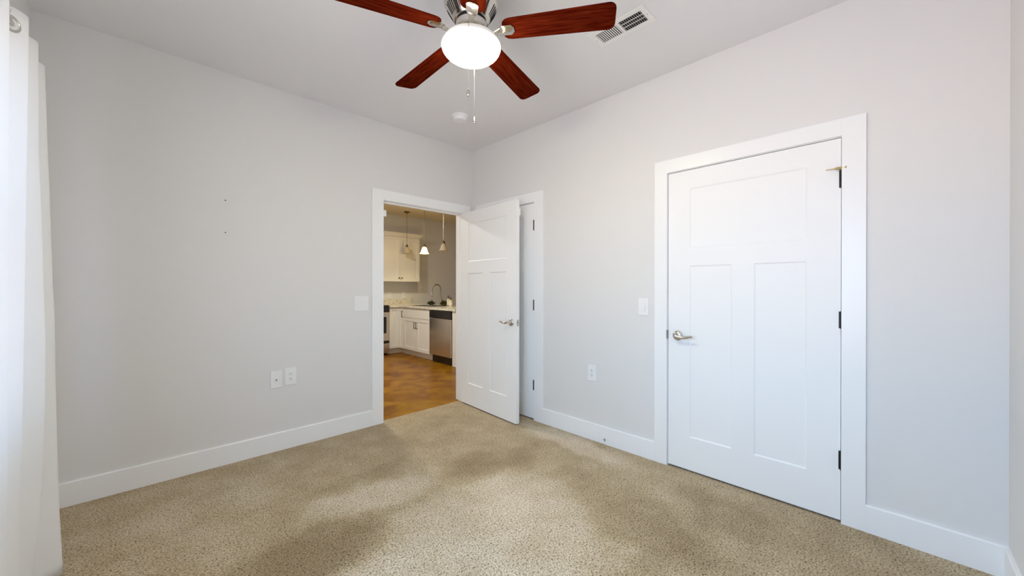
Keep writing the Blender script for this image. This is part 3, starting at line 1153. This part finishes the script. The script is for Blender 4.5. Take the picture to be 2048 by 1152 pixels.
ds = thing('door_stop', (-BT, -1.683, 0.036), 'small round metal door stop fixed to the right baseboard', 'door stop')
bm = B(); lathe(bm, [(0.0095, 0.0), (0.0095, -0.004), (0.006, -0.005), (0.005, -0.012)], (-BT, -1.683, 0.036), 16, 'X')
obj('base', bm, M_NICKEL_DARK, ds, smooth='auto')
bm = B(); lathe(bm, [(0.005, -0.012), (0.006, -0.014), (0.005, -0.017), (0.0, -0.018)], (-BT, -1.683, 0.036), 14, 'X')
obj('tip', bm, M_PLATE, ds, smooth='auto')

# ------------------------------------------------------------------ kitchen
CXF = 0.860     # fronts of the run facing the doorway's right
CYF = 3.250     # fronts of the run on the far wall
CTOP = 0.868    # cabinet top


def pull(parent, p, axis_n, length=0.10, name='handle', vertical=True):
    """Bar pull: p = centre on the door face, axis_n = outward normal."""
    n = Vector(axis_n); p = Vector(p)
    up = Vector((0, 0, 1)) if vertical else Vector((0, 0, 1)).cross(n)
    a, b_ = p - up * length / 2, p + up * length / 2
    bm = B()
    tube(bm, [a, a + n * 0.030], 0.0045, 8)
    tube(bm, [b_, b_ + n * 0.030], 0.0045, 8)
    tube(bm, [a + n * 0.030 - up * 0.008, b_ + n * 0.030 + up * 0.008], 0.0055, 8)
    return obj(name, bm, M_KNOB, parent, smooth='auto')


def shaker(parent, O, u, n, w, h, name='door', rail=0.057):
    bm = B()
    board(bm, O, u, n, w, h, 0.019, [(rail, w - rail, rail, h - rail)], 0.008, 0.003)
    return obj(name, bm, M_CABINET, parent)


# sink base cabinet
Y0, Y1 = 2.198, 3.083
sb = thing('sink_cabinet', (1.15, (Y0 + Y1) / 2, 0), 'white sink base cabinet with two doors below a wide drawer front', 'cabinet')
bm = B()
box(bm, CXF + 0.02, 1.46, Y0, Y0 + 0.018, 0.105, CTOP)
box(bm, CXF + 0.02, 1.46, Y1 - 0.018, Y1, 0.105, CTOP)
box(bm, 1.44, 1.46, Y0 + 0.018, Y1 - 0.018, 0.105, CTOP)
box(bm, CXF + 0.02, 1.44, Y0 + 0.018, Y1 - 0.018, 0.105, 0.125)
box(bm, CXF + 0.02, CXF + 0.038, Y0 + 0.018, Y1 - 0.018, 0.125, CTOP)
obj('carcass', bm, M_CABINET, sb)
bm = B(); box(bm, 0.930, 0.945, Y0, Y1, 0.0, 0.105)
box(bm, 0.945, 1.40, Y0, Y0 + 0.016, 0.0, 0.105)
obj('toe_kick', bm, M_CABINET, sb)
bm = B(); box(bm, CXF, CXF + 0.019, Y0 + 0.003, Y1 - 0.003, 0.688, CTOP - 0.006)
obj('drawer_front', bm, M_CABINET, sb, bevel=0.002)
ymid = (Y0 + Y1) / 2
dA = shaker(sb, (CXF, ymid - 0.0015, 0.108), (0, -1, 0), (-1, 0, 0), ymid - 0.0015 - Y0 - 0.003, 0.574)
dB = shaker(sb, (CXF, Y1 - 0.003, 0.108), (0, -1, 0), (-1, 0, 0), Y1 - 0.003 - ymid - 0.0015, 0.574)
pull(dA, (CXF, ymid - 0.034, 0.565), (-1, 0, 0))
pull(dB, (CXF, ymid + 0.034, 0.565), (-1, 0, 0))

# corner cabinet with a folding door
RX = 0.652   # right side of the range
cc = thing('corner_cabinet', (1.15, 3.5, 0), 'white corner base cabinet with a folding door beside the range', 'cabinet')
bm = B()
box(bm, CXF + 0.02, 1.46, Y1 + 0.002, KY - 0.003, 0.105, CTOP)
box(bm, RX + 0.005, CXF + 0.02, CYF + 0.02, KY - 0.003, 0.105, CTOP)
obj('carcass', bm, M_CABINET, cc)
bm = B(); box(bm, RX + 0.005, 0.945, CYF + 0.065, CYF + 0.080, 0.0, 0.105)
box(bm, 0.930, 0.945, Y1 + 0.002, CYF + 0.065, 0.0, 0.105)
obj('toe_kick', bm, M_CABINET, cc)
f1 = shaker(cc, (RX + 0.008, CYF, 0.108), (1, 0, 0), (0, -1, 0), CXF - RX - 0.009, 0.752, rail=0.05)
f2 = shaker(cc, (CXF, CYF - 0.001, 0.108), (0, -1, 0), (-1, 0, 0), CYF - 0.004 - Y1, 0.752, rail=0.05)
pull(f2, (CXF, Y1 + 0.030, 0.742), (-1, 0, 0))

# dishwasher
DW0, DW1 = 1.572, 2.186
dw = thing('dishwasher', (1.15, (DW0 + DW1) / 2, 0), 'stainless dishwasher with black control strip beside the sink cabinet', 'dishwasher')
bm = B(); box(bm, CXF + 0.03, 1.44, DW0, DW1, 0.105, CTOP - 0.004)
obj('body', bm, M_APPL, dw)
bm = B(); box(bm, CXF - 0.024, CXF + 0.03, DW0 + 0.004, DW1 - 0.002, 0.735, CTOP - 0.010)
obj('control_panel', bm, M_APPL, dw, bevel=0.004)
bm = B(); box(bm, CXF - 0.022, CXF + 0.03, DW0 + 0.004, DW1 - 0.002, 0.128, 0.731)
obj('door', bm, M_STEEL, dw, bevel=0.004)
bm = B(); box(bm, CXF + 0.045, 1.40, DW0, DW1, 0.0, 0.105)
obj('toe_panel', bm, M_APPL, dw)

# end panel
bm = B(); box(bm, CXF, 1.46, 1.470, 1.566, 0.0, CTOP)
tag(obj('end_panel', bm, M_CABINET, bevel=0.002, origin=(1.15, 1.518, 0)), 'narrow white panel closing the cabinet run right of the dishwasher', 'cabinet panel')

# range
rg = thing('range', (0.272, 3.55, 0), 'stainless range with black top, its edge seen at the doorway\'s left side', 'range')
bm = B(); box(bm, -0.108, RX, CYF + 0.01, KY - 0.02, 0.03, 0.895)
obj('body', bm, M_APPL, rg)
bm = B(); box(bm, -0.106, RX - 0.002, CYF - 0.03, CYF + 0.01, 0.790, 0.905)
obj('control_panel', bm, M_APPL, rg, bevel=0.008)
bm = B(); box(bm, -0.106, RX - 0.002, CYF + 0.01, KY - 0.10, 0.895, 0.910)
obj('cooktop', bm, M_APPL, rg, bevel=0.003)
bm = B(); box(bm, -0.106, RX - 0.002, KY - 0.10, KY - 0.02, 0.895, 1.09)
obj('backguard', bm, M_APPL, rg, bevel=0.004)
bm = B(); box(bm, -0.104, RX - 0.004, CYF - 0.022, CYF + 0.01, 0.262, 0.784)
od = obj('oven_door', bm, M_STEEL, rg, bevel=0.004)
bm = B(); box(bm, -0.03, RX - 0.058, CYF - 0.024, CYF - 0.021, 0.40, 0.70)
obj('window', bm, M_APPL, od)
bm = B(); tube(bm, [(-0.06, CYF - 0.02, 0.745), (-0.06, CYF - 0.060, 0.745), (RX - 0.085, CYF - 0.060, 0.745), (RX - 0.085, CYF - 0.02, 0.745)], 0.009, 10)
obj('handle', bm, M_STEEL, od, smooth='auto')
bm = B(); box(bm, -0.104, RX - 0.004, CYF - 0.018, CYF + 0.01, 0.032, 0.215)
obj('drawer', bm, M_STEEL, rg, bevel=0.004)
bm = B(); box(bm, -0.104, RX - 0.004, CYF - 0.026, CYF + 0.01, 0.217, 0.260)
obj('drawer_pull', bm, M_APPL, rg, bevel=0.006)

# countertop with the sink opening and the splash
ct = thing('countertop', (1.16, 2.7, CTOP), 'speckled cream granite countertop turning the kitchen corner', 'countertop')
SX0, SX1, SY0, SY1 = 0.935, 1.330, 2.290, 3.000
bm = B()
zc0, zc1 = CTOP + 0.001, 0.902
x0, x1, y0, y1 = CXF - 0.028, 1.485, 1.450, KY - 0.001
box(bm, x0, SX0, y0, CYF - 0.028, zc0, zc1)
box(bm, SX1, x1, y0, y1, zc0, zc1)
box(bm, SX0, SX1, y0, SY0, zc0, zc1)
box(bm, SX0, SX1, SY1, y1, zc0, zc1)
box(bm, RX + 0.004, SX0, CYF - 0.028, y1, zc0, zc1)
obj('slab', bm, M_GRANITE, ct)
bm = B(); box(bm, RX + 0.004, 1.478, KY - 0.021, KY - 0.001, zc1, 1.004)
tag(obj('backsplash', bm, M_GRANITE, bevel=0.002, origin=(1.07, KY - 0.011, zc1)), 'low granite backsplash strip standing behind the counter on the kitchen wall', 'backsplash')

sk = thing('kitchen_sink', ((SX0 + SX1) / 2, (SY0 + SY1) / 2, zc1), 'stainless drop-in sink set in the granite countertop', 'sink')
bm = B()
e_ = 0.003
zs = 0.72
ox0, ox1, oy0, oy1 = SX0 - 0.012, SX1 + 0.012, SY0 - 0.012, SY1 + 0.012
ix0_, ix1_, iy0_, iy1_ = SX0 + 0.006, SX1 - 0.006, SY0 + 0.006, SY1 - 0.006
box(bm, ox0, ix0_, oy0, oy1, zc1, zc1 + 0.004); box(bm, ix1_, ox1, oy0, oy1, zc1, zc1 + 0.004)
box(bm, ix0_, ix1_, oy0, iy0_, zc1, zc1 + 0.004); box(bm, ix0_, ix1_, iy1_, oy1, zc1, zc1 + 0.004)
obj('rim', bm, M_STEEL, sk)
bm = B()
box(bm, ix0_ - e_, ix0_, iy0_, iy1_, zs, zc1 + 0.002); box(bm, ix1_, ix1_ + e_, iy0_, iy1_, zs, zc1 + 0.002)
box(bm, ix0_, ix1_, iy0_ - e_, iy0_, zs, zc1 + 0.002); box(bm, ix0_, ix1_, iy1_, iy1_ + e_, zs, zc1 + 0.002)
box(bm, ix0_, ix1_, iy0_, iy1_, zs - e_, zs)
obj('basin', bm, M_STEEL, sk)

# faucet
FXK, FYK = 1.405, 2.690
fc = thing('faucet', (FXK, FYK, zc1), 'tall gooseneck kitchen faucet with pull-down spray head', 'faucet')
bm = B(); lathe(bm, [(0.027, zc1), (0.027, zc1 + 0.006), (0.021, zc1 + 0.012), (0.019, zc1 + 0.10), (0.015, zc1 + 0.115)], (FXK, FYK, 0), 20)
obj('body', bm, M_NICKEL_DARK, fc, smooth='auto')
bm = B()
pts = [(FXK, FYK, zc1 + 0.11), (FXK, FYK, 1.20)]
for i in range(1, 13):
    a = PI * i / 12
    pts.append((FXK - 0.092 + 0.092 * math.cos(a), FYK, 1.20 + 0.092 * math.sin(a)))
pts.append((FXK - 0.187, FYK, 1.155))
tube(bm, pts, 0.0125, 14)
obj('spout', bm, M_NICKEL_DARK, fc, smooth='auto')
bm = B(); tube(bm, [(FXK - 0.187, FYK, 1.158), (FXK - 0.189, FYK, 1.13), (FXK - 0.191, FYK, 1.07), (FXK - 0.191, FYK, 1.06)], [0.013, 0.018, 0.020, 0.015], 16)
obj('spray_head', bm, M_NICKEL, fc, smooth='auto')
bm = B(); tube(bm, [(FXK, FYK - 0.018, zc1 + 0.07), (FXK, FYK - 0.045, zc1 + 0.072)], [0.014, 0.016], 14)
tube(bm, [(FXK, FYK - 0.040, zc1 + 0.075), (FXK, FYK - 0.052, zc1 + 0.11), (FXK - 0.004, FYK - 0.060, zc1 + 0.175)], [0.007, 0.006, 0.004], 10)
obj('lever', bm, M_NICKEL_DARK, fc, smooth='auto')


# low leafy greenery in a tray around the faucet
def plant(x, y, lx, ly, n_, label):
    t = thing('leafy_plant', (x, y, zc1), label, 'plant')
    bm = B()
    lathe(bm, [(0.030, zc1), (0.040, zc1 + 0.020), (0.038, zc1 + 0.022), (0.0, zc1 + 0.018)], (x, y, 0), 18)
    obj('pot', bm, M_KNOB, t, smooth='auto')
    bm = B()
    rnd = random.Random(int(y * 100))
    for i in range(n_):
        a = rnd.uniform(0, 2 * PI); q = math.sqrt(rnd.random())
        c = Vector((x + lx * q * math.cos(a), y + ly * q * math.sin(a), zc1 + 0.010 + 0.070 * (1 - q * q) * rnd.uniform(0.2, 1.0) + rnd.uniform(0, 0.018)))
        L = rnd.uniform(0.022, 0.040); w_ = L * 0.42
        az, el = rnd.uniform(0, 2 * PI), rnd.uniform(-0.15, 0.9)
        d = Vector((math.cos(az) * math.cos(el), math.sin(az) * math.cos(el), math.sin(el)))
        s_ = d.cross(Vector((0, 0, 1))).normalized() * w_
        up = Vector((0, 0, 0.005))
        p = [c, c + d * L * 0.45 + s_ * 0.5 + up, c + d * L, c + d * L * 0.45 - s_ * 0.5 + up]
        mid = c + d * L * 0.5
        v = [bm.verts.new(q_) for q_ in p]; mv = bm.verts.new(mid)
        for j in range(4):
            bm.faces.new((v[j], v[(j + 1) % 4], mv))
    obj('foliage', bm, M_LEAF, t)
    return t


plant(1.290, 2.830, 0.060, 0.095, 230, 'low dark leafy plant left of the faucet base')
plant(1.385, 2.545, 0.055, 0.105, 260, 'low dark leafy plant between the faucet and the soap bottles')


def bottle(x, y, h, r, label):
    t = thing('soap_bottle', (x, y, zc1), label, 'soap bottle', 'soap bottles by the sink')
    bm = B(); lathe(bm, [(r * 0.95, zc1), (r, zc1 + 0.004), (r, zc1 + h * 0.60), (r * 0.75, zc1 + h * 0.68), (r * 0.36, zc1 + h * 0.72), (r * 0.36, zc1 + h * 0.76)], (x, y, 0), 20)
    obj('body', bm, M_SOAP, t, smooth='auto')
    bm = B(); lathe(bm, [(r * 1.015, zc1 + h * 0.14), (r * 1.015, zc1 + h * 0.52)], (x, y, 0), 20, caps=False)
    obj('label', bm, M_LABEL, t, smooth=True)
    bm = B(); lathe(bm, [(r * 0.44, zc1 + h * 0.75), (r * 0.44, zc1 + h * 0.83), (r * 0.15, zc1 + h * 0.84), (r * 0.15, zc1 + h * 0.92), (r * 0.40, zc1 + h * 0.93), (r * 0.36, zc1 + h), (0, zc1 + h)], (x, y, 0), 16)
    tube(bm, [(x, y, zc1 + h * 0.965), (x - 0.030, y + 0.01, zc1 + h * 0.955)], 0.0045, 8)
    o = obj('pump', bm, M_KNOB, t, smooth='auto'); o['label'] = 'dark pump top'
    return t


bottle(1.330, 2.330, 0.185, 0.031, 'taller cream soap bottle with dark pump, the rear one by the sink')
bottle(1.290, 2.205, 0.160, 0.031, 'shorter cream soap bottle with dark pump, the front one by the sink')

# upper cabinet
UX0, UX1, UY, UZ0, UZ1 = 0.605, 1.475, 3.55, 1.352, 2.235
uc = thing('upper_cabinet', ((UX0 + UX1) / 2, 3.715, UZ0), 'white two-door cabinet with crown moulding hung on the kitchen wall', 'cabinet')
bm = B(); box(bm, UX0, UX1, UY + 0.019, KY - 0.001, UZ0, UZ1)
obj('carcass', bm, M_CABINET, uc)
um = 1.040
e1 = shaker(uc, (UX0 + 0.002, UY, UZ0 + 0.003), (1, 0, 0), (0, -1, 0), um - UX0 - 0.0035, UZ1 - UZ0 - 0.008)
e2 = shaker(uc, (um + 0.0015, UY, UZ0 + 0.003), (1, 0, 0), (0, -1, 0), UX1 - um - 0.0035, UZ1 - UZ0 - 0.008)
for d_, x in ((e1, um - 0.028), (e2, um + 0.030)):
    bm = B(); lathe(bm, [(0.006, 0.0), (0.005, -0.012), (0.013, -0.017), (0.014, -0.024), (0.009, -0.029), (0, -0.030)], (x, UY, UZ0 + 0.070), 16, 'Y')
    obj('knob', bm, M_KNOB, d_, smooth='auto')
bm = B()
prof_c = [(0.0, 0.0), (0.012, 0.0), (0.020, 0.018), (0.050, 0.052), (0.060, 0.060), (0.060, 0.072), (0.0, 0.072)]
for i, (p, q) in enumerate(zip(prof_c, prof_c[1:] + prof_c[:1])):
    def ring(pr):
        o_, z_ = pr
        return [bm.verts.new(v) for v in ((UX0 - o_, KY - 0.001, UZ1 + z_), (UX0 - o_, UY - o_, UZ1 + z_), (UX1 + o_, UY - o_, UZ1 + z_), (UX1 + o_, KY - 0.001, UZ1 + z_))]
    a, b_ = ring(p), ring(q)
    for j in range(3):
        bm.faces.new((a[j], a[j + 1], b_[j + 1], b_[j]))
bmesh.ops.remove_doubles(bm, verts=bm.verts, dist=1e-5)
obj('crown_moulding', bm, M_CABINET, uc)

outlet((0.982, KY, 1.085), 0, 'pale outlet under the upper cabinet, the left of two on the kitchen wall')
outlet((1.292, KY, 1.085), 0, 'pale outlet under the upper cabinet, the right of two on the kitchen wall')

# pendants
def make_pendant(x, y, zb0, shade_mat, label):
    t = thing('pendant_lamp', (x, y, KZ), label, 'pendant lamp', 'pendants over the kitchen sink counter')
    bm = B(); lathe(bm, [(0.060, KZ), (0.060, KZ - 0.006), (0.045, KZ - 0.020), (0.018, KZ - 0.028), (0.010, KZ - 0.040), (0, KZ - 0.040)], (x, y, 0), 24)
    obj('canopy', bm, M_CAP, t, smooth='auto')
    bm = B(); tube(bm, [(x, y, KZ - 0.035), (x, y, zb0 + 0.165)], 0.0055, 10)
    obj('stem', bm, M_NICKEL_DARK, t, smooth='auto')
    bm = B(); lathe(bm, [(0.010, zb0 + 0.172), (0.020, zb0 + 0.160), (0.026, zb0 + 0.140), (0.026, zb0 + 0.118), (0.020, zb0 + 0.115)], (x, y, 0), 20)
    obj('socket_cap', bm, M_CAP, t, smooth='auto')
    bm = B()
    prof = [(0.024, 0.122), (0.036, 0.108), (0.046, 0.085), (0.053, 0.055), (0.062, 0.028), (0.076, 0.008), (0.084, 0.0), (0.081, 0.0), (0.073, 0.009), (0.059, 0.029), (0.050, 0.056), (0.043, 0.084), (0.033, 0.105), (0.021, 0.118)]
    lathe(bm, [(r, zb0 + z) for r, z in prof], (x, y, 0), 32, caps=False)
    obj('glass_shade', bm, shade_mat, t, smooth=True)
    return t


make_pendant(1.10, 3.400, 1.900, M_SHADE, 'unlit bell-shade pendant with visible canopy, in front of the upper cabinet')
make_pendant(1.10, 2.765, 1.856, M_SHADE_LIT, 'glowing bell-shade pendant, the only lit one over the counter')
make_pendant(1.10, 2.155, 1.868, M_SHADE, 'unlit bell-shade pendant nearest the open white door')
pd = bpy.data.lights.new('pendant_bulb', 'POINT')
pd.energy = PENDANT_WATTS
pd.color = (1.0, 0.83, 0.40)
pd.shadow_soft_size = 0.022
pb_ = bpy.data.objects.new('pendant_bulb', pd)
pb_.location = (1.10, 2.765, 1.905)
col.objects.link(pb_)
